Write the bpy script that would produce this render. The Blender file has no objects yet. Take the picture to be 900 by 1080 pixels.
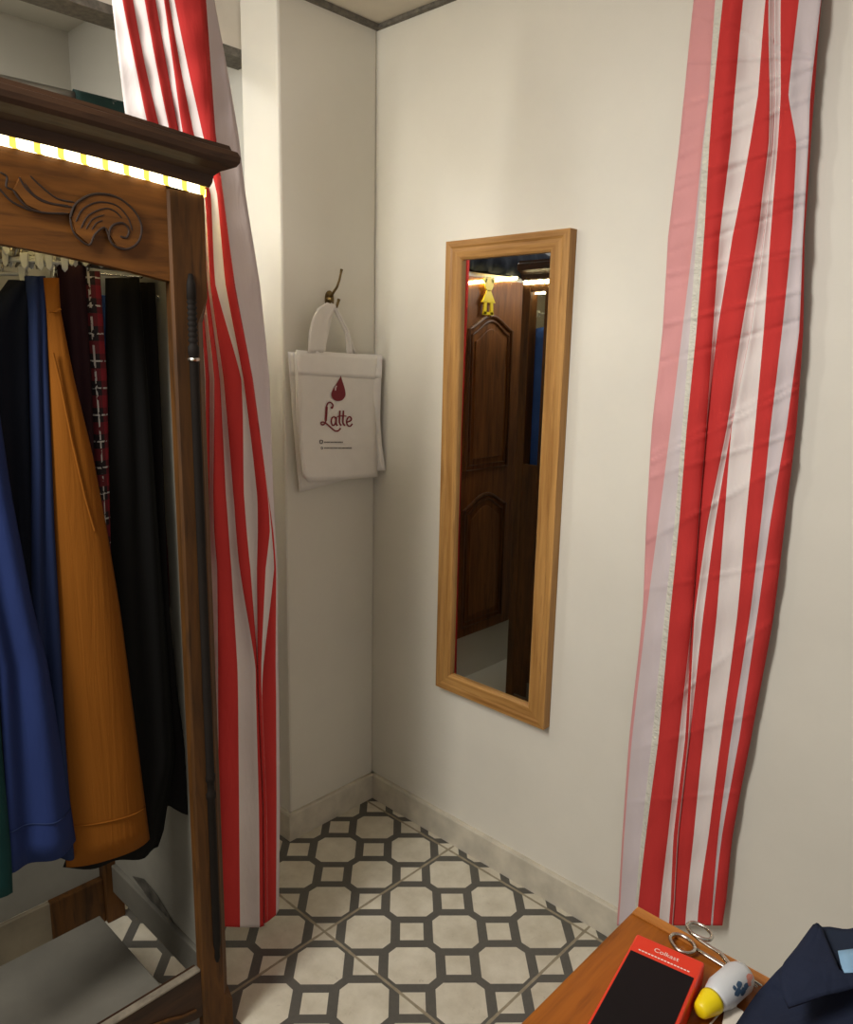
import bpy, bmesh, math, random
from mathutils import Vector, Matrix
random.seed(7)
S = bpy.context.scene
COL = S.collection
# ------------------------------------------------------------------ camera (solved from the room's own edges)
CX, CY, CH = 1.8483, -1.7090, 1.55
YAW, PITCH, ROLL, FPX = 2.3265, -0.2014, 0.0202, 816.05
fw = Vector((math.cos(PITCH)*math.cos(YAW), math.cos(PITCH)*math.sin(YAW), math.sin(PITCH)))
r0 = Vector((math.sin(YAW), -math.cos(YAW), 0)); u0 = r0.cross(fw)
RT = r0*math.cos(ROLL) + u0*math.sin(ROLL)
UP = -r0*math.sin(ROLL) + u0*math.cos(ROLL)
CAM = Vector((CX, CY, CH))
cd = bpy.data.cameras.new('camera'); co = bpy.data.objects.new('camera', cd); COL.objects.link(co)
co.matrix_world = Matrix(((RT.x, UP.x, -fw.x, CX), (RT.y, UP.y, -fw.y, CY), (RT.z, UP.z, -fw.z, CH), (0, 0, 0, 1)))
cd.sensor_fit = 'HORIZONTAL'; cd.sensor_width = 36; cd.lens = 36*FPX/900; cd.clip_start = .02
S.camera = co

def ray(px, py):
    return RT*((px-450)/FPX) + UP*((540-py)/FPX) + fw
def hit(px, py, ax, v):
    """where the sight line through a point of the photograph meets the real plane axis = v"""
    d = ray(px, py); return CAM + d*((v-CAM[ax])/d[ax])
def hitp(px, py, n, k):
    d = ray(px, py); n = Vector(n); return CAM + d*((k-n.dot(CAM))/n.dot(d))

# ------------------------------------------------------------------ materials
class NB:
    """tiny node builder"""
    def __init__(s, name):
        s.m = bpy.data.materials.new(name); s.m.use_nodes = True
        s.nt = s.m.node_tree; s.b = s.nt.nodes['Principled BSDF']
    def n(s, t, **kw):
        x = s.nt.nodes.new(t)
        for k, v in kw.items(): setattr(x, k, v)
        return x
    def put(s, sock, v):
        if isinstance(v, (int, float)): sock.default_value = v
        elif isinstance(v, tuple): sock.default_value = v
        else: s.nt.links.new(v, sock)
    def math(s, op, a, b=0.0, c=None):
        x = s.n('ShaderNodeMath', operation=op); s.put(x.inputs[0], a); s.put(x.inputs[1], b)
        if c is not None: s.put(x.inputs[2], c)
        return x.outputs[0]
    def mix(s, f, a, b):
        x = s.n('ShaderNodeMix', data_type='RGBA'); s.put(x.inputs[0], f); s.put(x.inputs[6], a); s.put(x.inputs[7], b); return x.outputs[2]
    def obj(s): return s.n('ShaderNodeTexCoord').outputs['Object']
    def mapped(s, v, scale, rot=(0, 0, 0)):
        x = s.n('ShaderNodeMapping'); s.put(x.inputs[0], v); x.inputs['Scale'].default_value = scale; x.inputs['Rotation'].default_value = rot; return x.outputs[0]
    def noise(s, v, scale, detail=4, rough=.55, dist=0.):
        x = s.n('ShaderNodeTexNoise'); s.put(x.inputs['Vector'], v); x.inputs['Scale'].default_value = scale
        x.inputs['Detail'].default_value = detail; x.inputs['Roughness'].default_value = rough; x.inputs['Distortion'].default_value = dist
        return x.outputs['Fac']
    def ramp(s, f, stops):
        x = s.n('ShaderNodeValToRGB'); s.put(x.inputs[0], f); e = x.color_ramp.elements
        while len(e) < len(stops): e.new(.5)
        for i, (p, c) in enumerate(stops): e[i].position = p; e[i].color = c if len(c) == 4 else (*c, 1)
        return x.outputs[0]
    def bump(s, h, strength=.2, dist=.01):
        x = s.n('ShaderNodeBump'); s.put(x.inputs['Height'], h); x.inputs['Strength'].default_value = strength; x.inputs['Distance'].default_value = dist
        s.nt.links.new(x.outputs[0], s.b.inputs['Normal'])
    def col(s, v): s.put(s.b.inputs['Base Color'], v)
    def rough(s, v): s.put(s.b.inputs['Roughness'], v)

def lin(r, g, b):
    f = lambda c: (c/255/12.92) if c/255 <= .04045 else ((c/255+.055)/1.055)**2.4
    return (f(r), f(g), f(b), 1.0)
def mul(c, k): return (c[0]*k, c[1]*k, c[2]*k, 1.0)

def plain(name, rgb, rough=.6, var=.12, vs=18, bump=0., bs=120, metal=0., **kw):
    b = NB(name); c = lin(*rgb); o = b.obj()
    f = b.noise(o, vs, 4); b.col(b.mix(b.ramp(f, [(.3, (0, 0, 0)), (.7, (1, 1, 1))]), mul(c, 1-var), mul(c, 1+var*.6)))
    b.rough(rough); b.b.inputs['Metallic'].default_value = metal
    if bump: b.bump(b.noise(o, bs, 3), bump, .004)
    for k, v in kw.items(): b.put(b.b.inputs[k.replace('_', ' ')], v)
    return b.m
def wall_mat(name, rgb, scuff=.5):
    b = NB(name); c = lin(*rgb); o = b.obj()
    f = b.noise(o, 2.2, 6, .6); c1 = b.mix(b.ramp(f, [(.35, (0, 0, 0)), (.7, (1, 1, 1))]), mul(c, .95), mul(c, 1.03))
    g = b.noise(b.mapped(o, (1, 1, .25)), 26, 5, .7, 1.5)
    sc = b.ramp(g, [(.72, (0, 0, 0)), (.82, (scuff, scuff, scuff))])
    b.col(b.mix(sc, c1, mul(c, .84))); b.rough(.55); b.bump(b.noise(o, 60, 5), .06, .004)
    return b.m
def wood(name, ca, cb, rough=.4, stretch=(1, 1, .09), scale=34, bump=.12, dark=.5):
    b = NB(name); o = b.obj(); v = b.mapped(o, stretch)
    f = b.noise(v, scale, 6, .6, .6); g = b.noise(v, scale*3.2, 3, .5)
    c1 = b.mix(b.ramp(f, [(.3, (0, 0, 0)), (.68, (1, 1, 1))]), lin(*ca), lin(*cb))
    c2 = b.mix(b.ramp(g, [(.56, (0, 0, 0)), (.72, (.6, .6, .6))]), c1, mul(lin(*ca), dark))
    b.col(c2); b.rough(rough); b.b.inputs['Specular IOR Level'].default_value = .3; b.bump(f, bump, .003); return b.m
def emit(name, rgb, s):
    b = NB(name); b.col((0, 0, 0, 1)); b.put(b.b.inputs['Emission Color'], lin(*rgb)); b.b.inputs['Emission Strength'].default_value = s; return b.m
def fabric(name, rgb, var=.1, trans=.0, sheen=.0, crease=.25, stretch=(1, 1, .35), cs=22):
    b = NB(name); c = lin(*rgb); o = b.obj()
    f = b.noise(o, 9, 4); b.col(b.mix(f, mul(c, 1-var), mul(c, 1+var)))
    b.rough(.85); b.b.inputs['Specular IOR Level'].default_value = .15; b.bump(b.noise(b.mapped(o, stretch), cs, 4, .5, .8), crease, .012)
    if trans: b.b.inputs['Transmission Weight'].default_value = 0
    if sheen: b.b.inputs['Sheen Weight'].default_value = sheen
    return b.m

T3 = .5054/3; GX, GY = .4012, -.0402
def floor_mat():
    b = NB('patterned_tile'); o = b.obj(); sx = b.n('ShaderNodeSeparateXYZ'); b.put(sx.inputs[0], o)
    X = b.math('DIVIDE', b.math('SUBTRACT', sx.outputs[0], GX), T3); Y = b.math('DIVIDE', b.math('SUBTRACT', sx.outputs[1], GY), T3)
    def cell(off):
        fx = b.math('SUBTRACT', b.math('FRACT', b.math('ADD', X, off)), .5); fy = b.math('SUBTRACT', b.math('FRACT', b.math('ADD', Y, off)), .5)
        a = b.math('ABSOLUTE', b.math('MULTIPLY', b.math('ADD', fx, fy), .70711)); c = b.math('ABSOLUTE', b.math('MULTIPLY', b.math('SUBTRACT', fx, fy), .70711))
        return b.math('MAXIMUM', a, c), b.math('MAXIMUM', b.math('ABSOLUTE', fx), b.math('ABSOLUTE', fy))
    m0, ch = cell(0.0); m1, _ = cell(.5)
    octo = b.math('MULTIPLY', b.math('LESS_THAN', m0, .364), b.math('LESS_THAN', ch, .43))
    sq = b.math('LESS_THAN', m1, .19)
    light = b.math('MAXIMUM', octo, sq)
    gx = b.math('ABSOLUTE', b.math('SUBTRACT', b.math('FRACT', b.math('ADD', b.math('DIVIDE', X, 3.0), .5)), .5))
    gy = b.math('ABSOLUTE', b.math('SUBTRACT', b.math('FRACT', b.math('ADD', b.math('DIVIDE', Y, 3.0), .5)), .5))
    gm = b.math('MINIMUM', gx, gy)
    wob = b.math('MULTIPLY', b.noise(o, 30, 3), .008)
    grout = b.math('LESS_THAN', gm, b.math('ADD', wob, .0035))
    n1 = b.noise(o, 9, 6, .65); n2 = b.noise(o, 70, 5, .7, 1.)
    cream = b.mix(b.ramp(n1, [(.35, (0, 0, 0)), (.7, (1, 1, 1))]), lin(196, 188, 168), lin(222, 216, 198))
    cream = b.mix(b.ramp(n2, [(.62, (0, 0, 0)), (.75, (.5, .5, .5))]), cream, lin(150, 138, 118))
    grey = b.mix(n2, lin(74, 72, 68), lin(100, 97, 90))
    c = b.mix(light, grey, cream)
    gc = b.mix(b.noise(o, 45, 4), lin(112, 100, 80), lin(176, 166, 142))
    b.col(b.mix(grout, c, gc)); b.rough(.42); b.bump(b.math('SUBTRACT', 1.0, grout), .25, .003)
    return b.m
def plaid_mat():
    b = NB('tartan_cloth'); o = b.obj(); sx = b.n('ShaderNodeSeparateXYZ'); b.put(sx.inputs[0], o)
    def band(v, per, w, off=0.):
        return b.math('LESS_THAN', b.math('ABSOLUTE', b.math('SUBTRACT', b.math('FRACT', b.math('ADD', b.math('DIVIDE', v, per), off)), .5)), w)
    Y, Z = sx.outputs[1], sx.outputs[2]
    dk = b.math('MULTIPLY', b.math('ADD', band(Y, .034, .27), band(Z, .050, .27)), .5)
    c = b.mix(dk, lin(128, 18, 34), lin(26, 16, 22))
    wl = b.math('MULTIPLY', b.math('MAXIMUM', band(Y, .034, .035), band(Z, .050, .03)), b.math('GREATER_THAN', b.noise(o, 120, 2), .47)); wl2 = wl
    b.col(b.mix(wl2, c, lin(190, 185, 180))); b.rough(.85); return b.m

M = {}
M['wall'] = wall_mat('white_wall_paint', (222, 217, 204))
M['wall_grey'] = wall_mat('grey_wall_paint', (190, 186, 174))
M['ceil'] = plain('ceiling_tile', (214, 205, 190), .8, .04)
M['base'] = plain('baseboard_paint', (206, 198, 180), .45, .18, 14, .1, 40)
M['floor'] = floor_mat()
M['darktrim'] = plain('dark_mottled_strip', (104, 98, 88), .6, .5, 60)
M['wd'] = wood('walnut_brown', (56, 34, 11), (98, 61, 21), .6)
M['wdh'] = wood('walnut_brown_level', (84, 50, 18), (132, 82, 31), .5, (1, .09, 1))
M['wdd'] = wood('walnut_dark', (44, 29, 19), (70, 46, 29), .52, (1, .12, 1))
M['wdoor'] = wood('door_brown', (98, 58, 26), (146, 92, 44), .5)
M['wdoord'] = wood('door_brown_moulding', (78, 46, 22), (112, 70, 34), .45)
M['wdk'] = plain('black_brown_turned_wood', (22, 15, 9), .75, .3, Specular_IOR_Level=.25)
M['pale'] = plain('pale_grey_lining', (142, 138, 126), .7, .14, 8, .1, 30)
M['dust'] = plain('dusty_grey_board', (108, 104, 94), .7, .25, 5, .1, 30)
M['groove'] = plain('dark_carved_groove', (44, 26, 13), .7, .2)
M['scuff'] = plain('dark_scuffed_lining', (84, 80, 72), .7, .6, 40)
M['worn'] = plain('worn_pale_edge', (132, 122, 106), .7, .35, 40)
M['led'] = None
M['red'] = fabric('red_curtain_stripe', (194, 56, 54), .06)
M['white'] = fabric('white_curtain_stripe', (226, 216, 212), .05)
M['pink'] = fabric('faded_reverse_of_red_stripe', (214, 152, 152), .06)
M['lilac'] = fabric('white_curtain_reverse', (206, 194, 196), .05)
M['hem'] = fabric('gathered_white_hem', (216, 212, 200), .12, crease=.6, stretch=(1, 1, 2.), cs=60)
M['oak'] = wood('oak_frame', (142, 98, 48), (188, 142, 82), .45, (1, 1, .05), 46, .08, .7)
M['oakh'] = wood('oak_frame_level', (142, 98, 48), (188, 142, 82), .45, (.05, 1, 1), 46, .08, .7)
b = NB('mirror_glass'); b.col(lin(226, 228, 224)); b.rough(.015); b.b.inputs['Metallic'].default_value = 1.; M['mirror'] = b.m
M['brass'] = plain('tarnished_brass', (118, 98, 62), .5, .3, 60, metal=.9)
M['tote'] = plain('white_nonwoven_cloth', (232, 226, 218), .75, .03, 20, .15, 300)
M['totehem'] = plain('white_nonwoven_cloth_double', (238, 233, 226), .7, .03, 20, .15, 300)
M['maroon'] = plain('maroon_print', (122, 22, 34), .6, .08)
M['printgrey'] = plain('dark_grey_print', (86, 74, 72), .6, .08)
M['hil'] = plain('white_print_gloss', (226, 206, 204), .6, .03)
M['yellow'] = plain('yellow_acrylic', (236, 206, 20), .3, .04)
M['table'] = wood('orange_varnished_wood', (118, 62, 12), (168, 96, 24), .35, (1, .1, 1), 28, .05, .75)
M['tableedge'] = wood('orange_varnished_edge', (150, 84, 26), (206, 140, 70), .3, (.1, 1, 1), 28, .05, .8)
M['redbox'] = plain('orange_red_plastic', (226, 54, 26), .4, .05)
M['screen'] = plain('black_gloss_panel', (8, 8, 12), .4, .2, Specular_IOR_Level=.2)
M['text'] = plain('white_ink', (244, 226, 214), .6, .02)
M['steel'] = plain('brushed_steel', (202, 198, 188), .25, .1, metal=1.)
M['bottle'] = plain('milky_plastic', (206, 208, 210), .4, .05)
M['capy'] = plain('yellow_plastic_cap', (240, 214, 20), .4, .06)
M['ink_blue'] = plain('blue_bottle_print', (64, 92, 122), .6, .2)
M['ink_red'] = plain('salmon_bottle_print', (214, 140, 122), .6, .2)
M['navy'] = fabric('navy_twill', (34, 40, 58), .2, crease=.3, stretch=(1, 1, 1), cs=30)
M['navyin'] = fabric('navy_twill_inner', (38, 46, 62), .1)
M['label'] = plain('light_blue_label', (132, 170, 200), .7, .05)
M['black'] = fabric('black_cloth', (19, 18, 17), .2, stretch=(1, 1, .1))
M['black2'] = fabric('soft_black_cloth', (26, 23, 23), .2, stretch=(1, 1, .1))
M['plum'] = fabric('dark_plum_cloth', (44, 24, 30), .2, stretch=(1, 1, .1))
M['wine'] = fabric('wine_red_cloth', (96, 16, 34), .15, stretch=(1, 1, .1))
M['royal'] = fabric('royal_blue_cloth', (36, 50, 96), .12, stretch=(1, 1, .2))
M['blue'] = fabric('mid_blue_cloth', (34, 46, 80), .12, stretch=(1, 1, .15))
M['ink'] = fabric('midnight_blue_cloth', (15, 19, 30), .2, stretch=(1, 1, .15))
M['denim'] = fabric('denim_cloth', (52, 82, 146), .3, stretch=(1, 1, .5), cs=40)
M['rust'] = fabric('rust_orange_corduroy', (132, 78, 20), .08, crease=.2, stretch=(1, 1, .06), cs=60)
M['teal'] = fabric('teal_green_cloth', (24, 62, 62), .15)
M['dkgreen'] = fabric('dark_green_cloth', (30, 48, 44), .12)
M['tartan'] = plaid_mat()
M['clip'] = plain('pale_white_plastic', (196, 198, 188), .35, .1)
M['chrome'] = plain('chrome_wire', (190, 186, 176), .2, .1, metal=1.)
M['rail'] = plain('grey_metal_rail', (150, 146, 138), .35, .1, metal=.7)
M['thread'] = plain('off_white_plastic', (220, 210, 196), .5, .1)
M['plank'] = plain('pale_raw_board', (138, 126, 104), .7, .2, 12)

# ------------------------------------------------------------------ mesh helpers
def obj(name, bm, mats, parent=None, smooth=False, bevel=0., solid=0., sub=0, off=0.):
    me = bpy.data.meshes.new(name)
    bmesh.ops.recalc_face_normals(bm, faces=bm.faces) if not solid else None
    bm.to_mesh(me); bm.free()
    o = bpy.data.objects.new(name, me); COL.objects.link(o)
    for m in (mats if isinstance(mats, (list, tuple)) else [mats]): me.materials.append(m)
    if smooth:
        for p in me.polygons: p.use_smooth = True
    if solid:
        s = o.modifiers.new('solid', 'SOLIDIFY'); s.thickness = solid; s.offset = off
    if bevel:
        s = o.modifiers.new('bevel', 'BEVEL'); s.width = bevel; s.segments = 2; s.limit_method = 'ANGLE'
    if sub:
        s = o.modifiers.new('sub', 'SUBSURF'); s.levels = sub; s.render_levels = sub
    if parent is not None:
        o.parent = parent; o.matrix_parent_inverse = Matrix.Translation(parent.location).inverted()
    return o
def thing(name, label, cat, loc, group=None):
    o = bpy.data.objects.new(name, None); COL.objects.link(o); o.location = loc; o.empty_display_size = .05
    return tag(o, label, cat, group)
def tag(o, label, cat, group=None):
    o['label'] = label; o['category'] = cat
    if group: o['group'] = group
    return o
def struct(name, bm, mats, **k):
    o = obj(name, bm, mats, **k); o['kind'] = 'structure'; return o
def box(bm, x0, x1, y0, y1, z0, z1, mi=0):
    v = [bm.verts.new((x, y, z)) for x in (x0, x1) for y in (y0, y1) for z in (z0, z1)]
    for f in ((0, 1, 3, 2), (4, 6, 7, 5), (0, 4, 5, 1), (2, 3, 7, 6), (0, 2, 6, 4), (1, 5, 7, 3)):
        bm.faces.new([v[i] for i in f]).material_index = mi
def B(*a):
    bm = bmesh.new(); box(bm, *a); return bm
def tube(bm, pts, r, seg=8, closed=False, mi=0, flat=1.0, fax=None):
    """round bar along points; r a number or a list"""
    pts = [Vector(p) for p in pts]; n = len(pts); rs = r if isinstance(r, (list, tuple)) else [r]*n
    rings = []; prev = None
    for i, p in enumerate(pts):
        a = pts[(i-1) % n] if (closed or i > 0) else p; c = pts[(i+1) % n] if (closed or i < n-1) else p
        t = (c-a); t = t.normalized() if t.length > 1e-9 else Vector((0, 0, 1))
        if prev is None:
            e = Vector((1, 0, 0)) if abs(t.x) < .8 else Vector((0, 1, 0)); s = t.cross(e).normalized()
        else:
            s = (prev - t*prev.dot(t)); s = s.normalized() if s.length > 1e-6 else t.orthogonal().normalized()
        prev = s; w = t.cross(s)
        ring = []
        for k in range(seg):
            an = 2*math.pi*k/seg; d = (s*math.cos(an) + w*math.sin(an))*rs[i]
            if fax is not None: d[fax] *= flat
            ring.append(bm.verts.new(p + d))
        rings.append(ring)
    m = n if closed else n-1
    for i in range(m):
        A, C = rings[i], rings[(i+1) % n]
        for k in range(seg):
            bm.faces.new((A[k], A[(k+1) % seg], C[(k+1) % seg], C[k])).material_index = mi
    if not closed:
        bm.faces.new(rings[0][::-1]).material_index = mi; bm.faces.new(rings[-1]).material_index = mi
def lathe(bm, p0, axis, prof, seg=24, mi=0):
    """profile [(distance along axis, radius)]"""
    axis = Vector(axis).normalized(); s = axis.orthogonal().normalized(); w = axis.cross(s); p0 = Vector(p0)
    rings = []
    for d, r in prof:
        rings.append([bm.verts.new(p0 + axis*d + (s*math.cos(2*math.pi*k/seg) + w*math.sin(2*math.pi*k/seg))*r) for k in range(seg)])
    for A, C in zip(rings, rings[1:]):
        for k in range(seg): bm.faces.new((A[k], A[(k+1) % seg], C[(k+1) % seg], C[k])).material_index = mi
    bm.faces.new(rings[0][::-1]).material_index = mi; bm.faces.new(rings[-1]).material_index = mi
def prism(bm, pts, d, mi=0):
    """polygon of 3D points thickened by vector d"""
    d = Vector(d); a = [bm.verts.new(p) for p in pts]; c = [bm.verts.new(Vector(p)+d) for p in pts]; n = len(pts)
    bm.faces.new(a[::-1]).material_index = mi; bm.faces.new(c).material_index = mi
    for i in range(n): bm.faces.new((a[i], a[(i+1) % n], c[(i+1) % n], c[i])).material_index = mi
def grid(bm, P, mi=0):
    V = [[bm.verts.new(p) for p in row] for row in P]
    for i in range(len(V)-1):
        for j in range(len(V[0])-1):
            f = bm.faces.new((V[i][j], V[i][j+1], V[i+1][j+1], V[i+1][j])); f.material_index = mi if isinstance(mi, int) else mi(i, j)
    return V
def lerp(a, b, t): return a+(b-a)*t
def crom(t, a, b, c, d):
    return .5*((2*b)+(-a+c)*t+(2*a-5*b+4*c-d)*t*t+(-a+3*b-3*c+d)*t**3)
def sample(keys, y):
    """piecewise linear lookup: keys [(y, value...)]"""
    if y <= keys[0][0]: return keys[0][1:]
    for k0, k1 in zip(keys, keys[1:]):
        if y <= k1[0]:
            t = (y-k0[0])/(k1[0]-k0[0]); return tuple(lerp(a, b, t) for a, b in zip(k0[1:], k1[1:]))
    return keys[-1][1:]

# ------------------------------------------------------------------ THE SETTING
CEIL = 2.489; YL = -.359
struct('floor', B(-2.2, 3.4, -3.6, .12, -.06, 0), M['floor'])
struct('wall_right', B(-.05, 3.4, 0, .12, 0, 2.9), M['wall'])
bm = bmesh.new(); box(bm, -.174, 0, YL, 0.0, 0, 2.9); struct('wall_left', bm, M['wall'], bevel=.008)
struct('ceiling', B(.004, 3.4, -1.35, -.004, CEIL, CEIL+.05), M['ceil'])
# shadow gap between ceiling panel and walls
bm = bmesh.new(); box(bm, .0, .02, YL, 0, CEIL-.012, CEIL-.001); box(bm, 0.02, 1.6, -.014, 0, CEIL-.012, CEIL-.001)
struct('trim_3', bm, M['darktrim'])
struct('trim_1', B(-.26, -.176, -2.6, YL+.05, 2.372, 2.9), M['ceil'])
struct('trim_2', B(-.262, -.174, -2.6, YL+.05, 2.350, 2.372), M['darktrim'])
struct('wall_rear', B(-1.55, -.174, -.30, -.2, 0, 2.78), M['wall_grey'])
struct('wall_far_left', B(-1.55, -1.42, -2.8, -.3, 0, 2.78), M['wall_grey'])
bm = bmesh.new(); box(bm, -1.42, -.174, -2.8, -.3, 2.73, 2.78); struct('ceiling_rear', bm, M['wall_grey'])
bm = bmesh.new()
box(bm, -1.42, -.4, -.9, -.87, 2.715, 2.732); box(bm, -1.42, -.174, -1.5, -1.47, 2.715, 2.732); struct('trim_4', bm, M['darktrim'])
struct('wall_partition', B(-.48, -.401, -2.6, -.86, 0, 1.9), M['wall'])
def baseboard(name, pts, d):
    # L of plan points, top with a rounded nose
    bm = bmesh.new(); prof = [(0, 0), (.014, 0), (.014, .087), (.011, .0925), (0, .0925)]
    for (p, q, nrm) in pts:
        P = []
        for e in (p, q):
            P.append([Vector((e[0]+nrm[0]*a, e[1]+nrm[1]*a, z)) for a, z in prof])
        grid(bm, P)
        for R in P: bm.faces.new([bm.verts.new(v) for v in R])
    return struct(name, bm, M['base'])
baseboard('baseboard_right', [((0, 0), (3.4, 0), (0, -1))], .013)
baseboard('baseboard_left', [((0, 0), (0, YL), (1, 0))], .013)
baseboard('baseboard_end', [((-.18, YL), (.014, YL), (0, -1))], .013)

# ------------------------------------------------------------------ WARDROBE
XF, YR, XB, YLF = .50, -.895, -.08, -2.05
YC, HW = (YR+YLF)/2, (YR-YLF)/2
W = thing('wardrobe', 'open carved brown wardrobe packed with hanging clothes, glowing light strip under its arched cornice', 'wardrobe', (.21, YC, 0))
def arch(y, h): 
    u = (y-YC)/HW; return h*(1-u*u)
# stiles (front posts) with chamfered outer corner
def stile(y_in, y_out):
    bm = bmesh.new(); s = 1 if y_out > y_in else -1
    c = .022
    pl = [(XF-.022, y_in), (XF-.005, y_in), (XF, y_in+s*.004), (XF, y_out-s*c), (XF-c, y_out), (XF-.022-.001, y_out)]
    sq = [(XF-.022, y_in), (XF-.005, y_in), (XF, y_in+s*.004), (XF, y_out-s*.001), (XF-.001, y_out), (XF-.022-.001, y_out)]
    lv = [(0, sq), (.09, sq), (.115, pl), (1.60, pl), (1.645, sq), (1.83, sq)]
    R = [[Vector((x, y, z)) for x, y in pp] for z, pp in lv]
    V = [[bm.verts.new(p) for p in r] for r in R]; n = len(pl)
    for i in range(len(V)-1):
        for k in range(n): bm.faces.new((V[i][k], V[i][(k+1) % n], V[i+1][(k+1) % n], V[i+1][k]))
    bm.faces.new(V[0][::-1]); bm.faces.new(V[-1])
    return bm
obj('stile', stile(-.968, YR), M['wd'], W)
obj('stile', stile(-1.977, YLF), M['wd'], W)
# dark turned colonnette on the stile
bm = bmesh.new(); prof = [(0, .004), (.012, .007), (.03, .006), (.045, .009)]
z = .06
prof += [(.06, .0095), (.40, .0095), (.405, .0115), (.415, .0115), (.42, .0085), (.44, .0085), (.445, .0115), (.455, .0115), (.46, .0095), (1.325, .0095), (1.33, .0115), (1.342, .0115), (1.347, .008)]
for k in range(8):
    a = 1.35+k*.010; prof += [(a, .0080), (a+.004, .0105), (a+.008, .0080)]
prof += [(1.43, .010), (1.455, .009), (1.475, .004)]
lathe(bm, (XF+.0, -.930, .212), (0, 0, 1), prof, 14); CLN = obj('colonnette', bm, M['wdk'], W, smooth=True)
bm = bmesh.new(); lathe(bm, (XF+.0, -.930, 1.528), (0, 0, 1), [(0, .0115), (.003, .0125), (.006, .0115)], 14); obj('ring', bm, M['chrome'], CLN)
# rear posts
for y0, y1 in ((-.945, YR), (YLF, -2.0)):
    bm = bmesh.new(); box(bm, XB, XB+.04, y0, y1, 0, 1.85); obj('rear_post', bm, M['wd'], W, bevel=.003)
# arched header with frieze
def header(y0, y1, zt, h_low, base_low):
    bm = bmesh.new(); N = 40; rows = []
    for x in (XF-.028, XF-.006):
        lo = [Vector((x, lerp(y0, y1, i/N), base_low + arch(lerp(y0, y1, i/N), h_low))) for i in range(N+1)]
        hi = [Vector((x, p.y, zt + arch(p.y, .024))) for p in lo]; rows.append((lo, hi))
    (l0, h0), (l1, h1) = rows
    grid(bm, [l0, h0]); grid(bm, [h1, l1]); grid(bm, [l1, l0]); grid(bm, [h0, h1])
    return bm
HDR = obj('arched_header', header(-.968, -1.977, 1.83, .055, 1.658), M['wdh'], W)
# carved leaf scroll on the header (raised bodies and ribs), mirrored on the hidden half
def carve(flip=False):
    fl = (lambda p: Vector((p.x, 2*YC-p.y, p.z))) if flip else (lambda p: p)
    z1 = lambda x, y: fl(hit(x/3, y/3, 0, XF+.0005))
    bm = bmesh.new()
    ribs = [
     ([(222, 690), (240, 645), (295, 615), (365, 622), (420, 662), (447, 712), (440, 762), (405, 788), (365, 780), (345, 748), (355, 715), (388, 706), (408, 728), (400, 752), (380, 748)], .0042),
     ([(240, 702), (262, 662), (310, 640), (368, 650), (405, 690), (418, 730)], .0030),
     ([(256, 722), (280, 682), (330, 660), (362, 668), (385, 690)], .0030),
     ([(272, 726), (292, 694), (330, 680)], .0026), ([(290, 728), (305, 706), (325, 698)], .0024),
     ([(222, 690), (235, 738), (280, 776), (300, 742), (330, 720), (345, 748)], .0036),
     ([(60, 560), (85, 600), (130, 635), (190, 650), (228, 655)], .0034), ([(95, 556), (130, 590), (180, 628), (235, 640)], .0034),
     ([(78, 580), (110, 618), (160, 642), (215, 650)], .0026), ([(40, 600), (80, 650), (130, 672), (215, 676)], .0038),
     ([(0, 545), (22, 560), (20, 590), (40, 600)], .0034), ([(-40, 560), (0, 600), (40, 640), (100, 668)], .0034)]
    for pts, r in ribs:
        # smooth the polyline
        P = [Vector((a, c, 0)) for a, c in pts]; Q = []
        for i in range(len(P)-1):
            a, b_, c, d = P[max(i-1, 0)], P[i], P[i+1], P[min(i+2, len(P)-1)]
            for t in (0, .25, .5, .75): Q.append(crom(t, a, b_, c, d))
        Q.append(P[-1])
        W3 = [z1(q.x, q.y) for q in Q]
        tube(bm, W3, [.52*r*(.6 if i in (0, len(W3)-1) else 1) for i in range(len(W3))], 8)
    bodies = [[(222, 690), (240, 645), (295, 615), (365, 622), (420, 662), (447, 712), (440, 762), (405, 788), (365, 780), (345, 748), (330, 722), (300, 742), (280, 776), (235, 738)],
              [(40, 600), (60, 560), (95, 556), (130, 590), (180, 628), (235, 640), (215, 676), (130, 672), (80, 650)]]
    for bp in bodies:
        P = [fl(hit(x/3, y/3, 0, XF-.006)) for x, y in bp]; prism(bm, P, (.007, 0, 0), 1)
    return bm
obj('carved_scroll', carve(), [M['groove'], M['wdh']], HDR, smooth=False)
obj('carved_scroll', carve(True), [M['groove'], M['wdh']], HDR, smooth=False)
# cornice: moulded profile swept along the arched front and straight along both sides
def cornice():
    bm = bmesh.new()
    prof = [(0, 0), (.008, 0), (.012, .008), (.014, .020), (.024, .028), (.036, .032), (.046, .036), (.051, .043), (.052, .052), (.048, .061), (.040, .064), (.037, .072), (.0, .075), (-.06, .075), (-.06, 0)]
    # path: rear right -> front right corner -> along front -> front left corner -> rear left ; (x, y, outward normal, z)
    path = [(XB, YR, (0, .80), 0)]
    path += [(XF, YR, (1, .9), 0)]
    N = 36
    for i in range(1, N): 
        y = lerp(YR, YLF, i/N); path.append((XF, y, (1, 0), arch(y, .024)))
    path += [(XF, YLF, (1, -.9), 0), (XB, YLF, (0, -.8), 0)]
    rings = []
    for x, y, n, dz in path:
        rings.append([bm.verts.new((x+n[0]*a, y+n[1]*a, 1.843+dz+h)) for a, h in prof])
    for A, C in zip(rings, rings[1:]):
        for k in range(len(prof)): bm.faces.new((A[k], A[(k+1) % len(prof)], C[(k+1) % len(prof)], C[k]))
    bm.faces.new(rings[0]); bm.faces.new(rings[-1][::-1])
    return bm
obj('cornice', cornice(), M['wdd'], W, smooth=False)
# top board
obj('top_board', B(XB, XF-.03, YLF+.01, YR-.01, 1.86, 1.875), M['wdd'], W)
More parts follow.
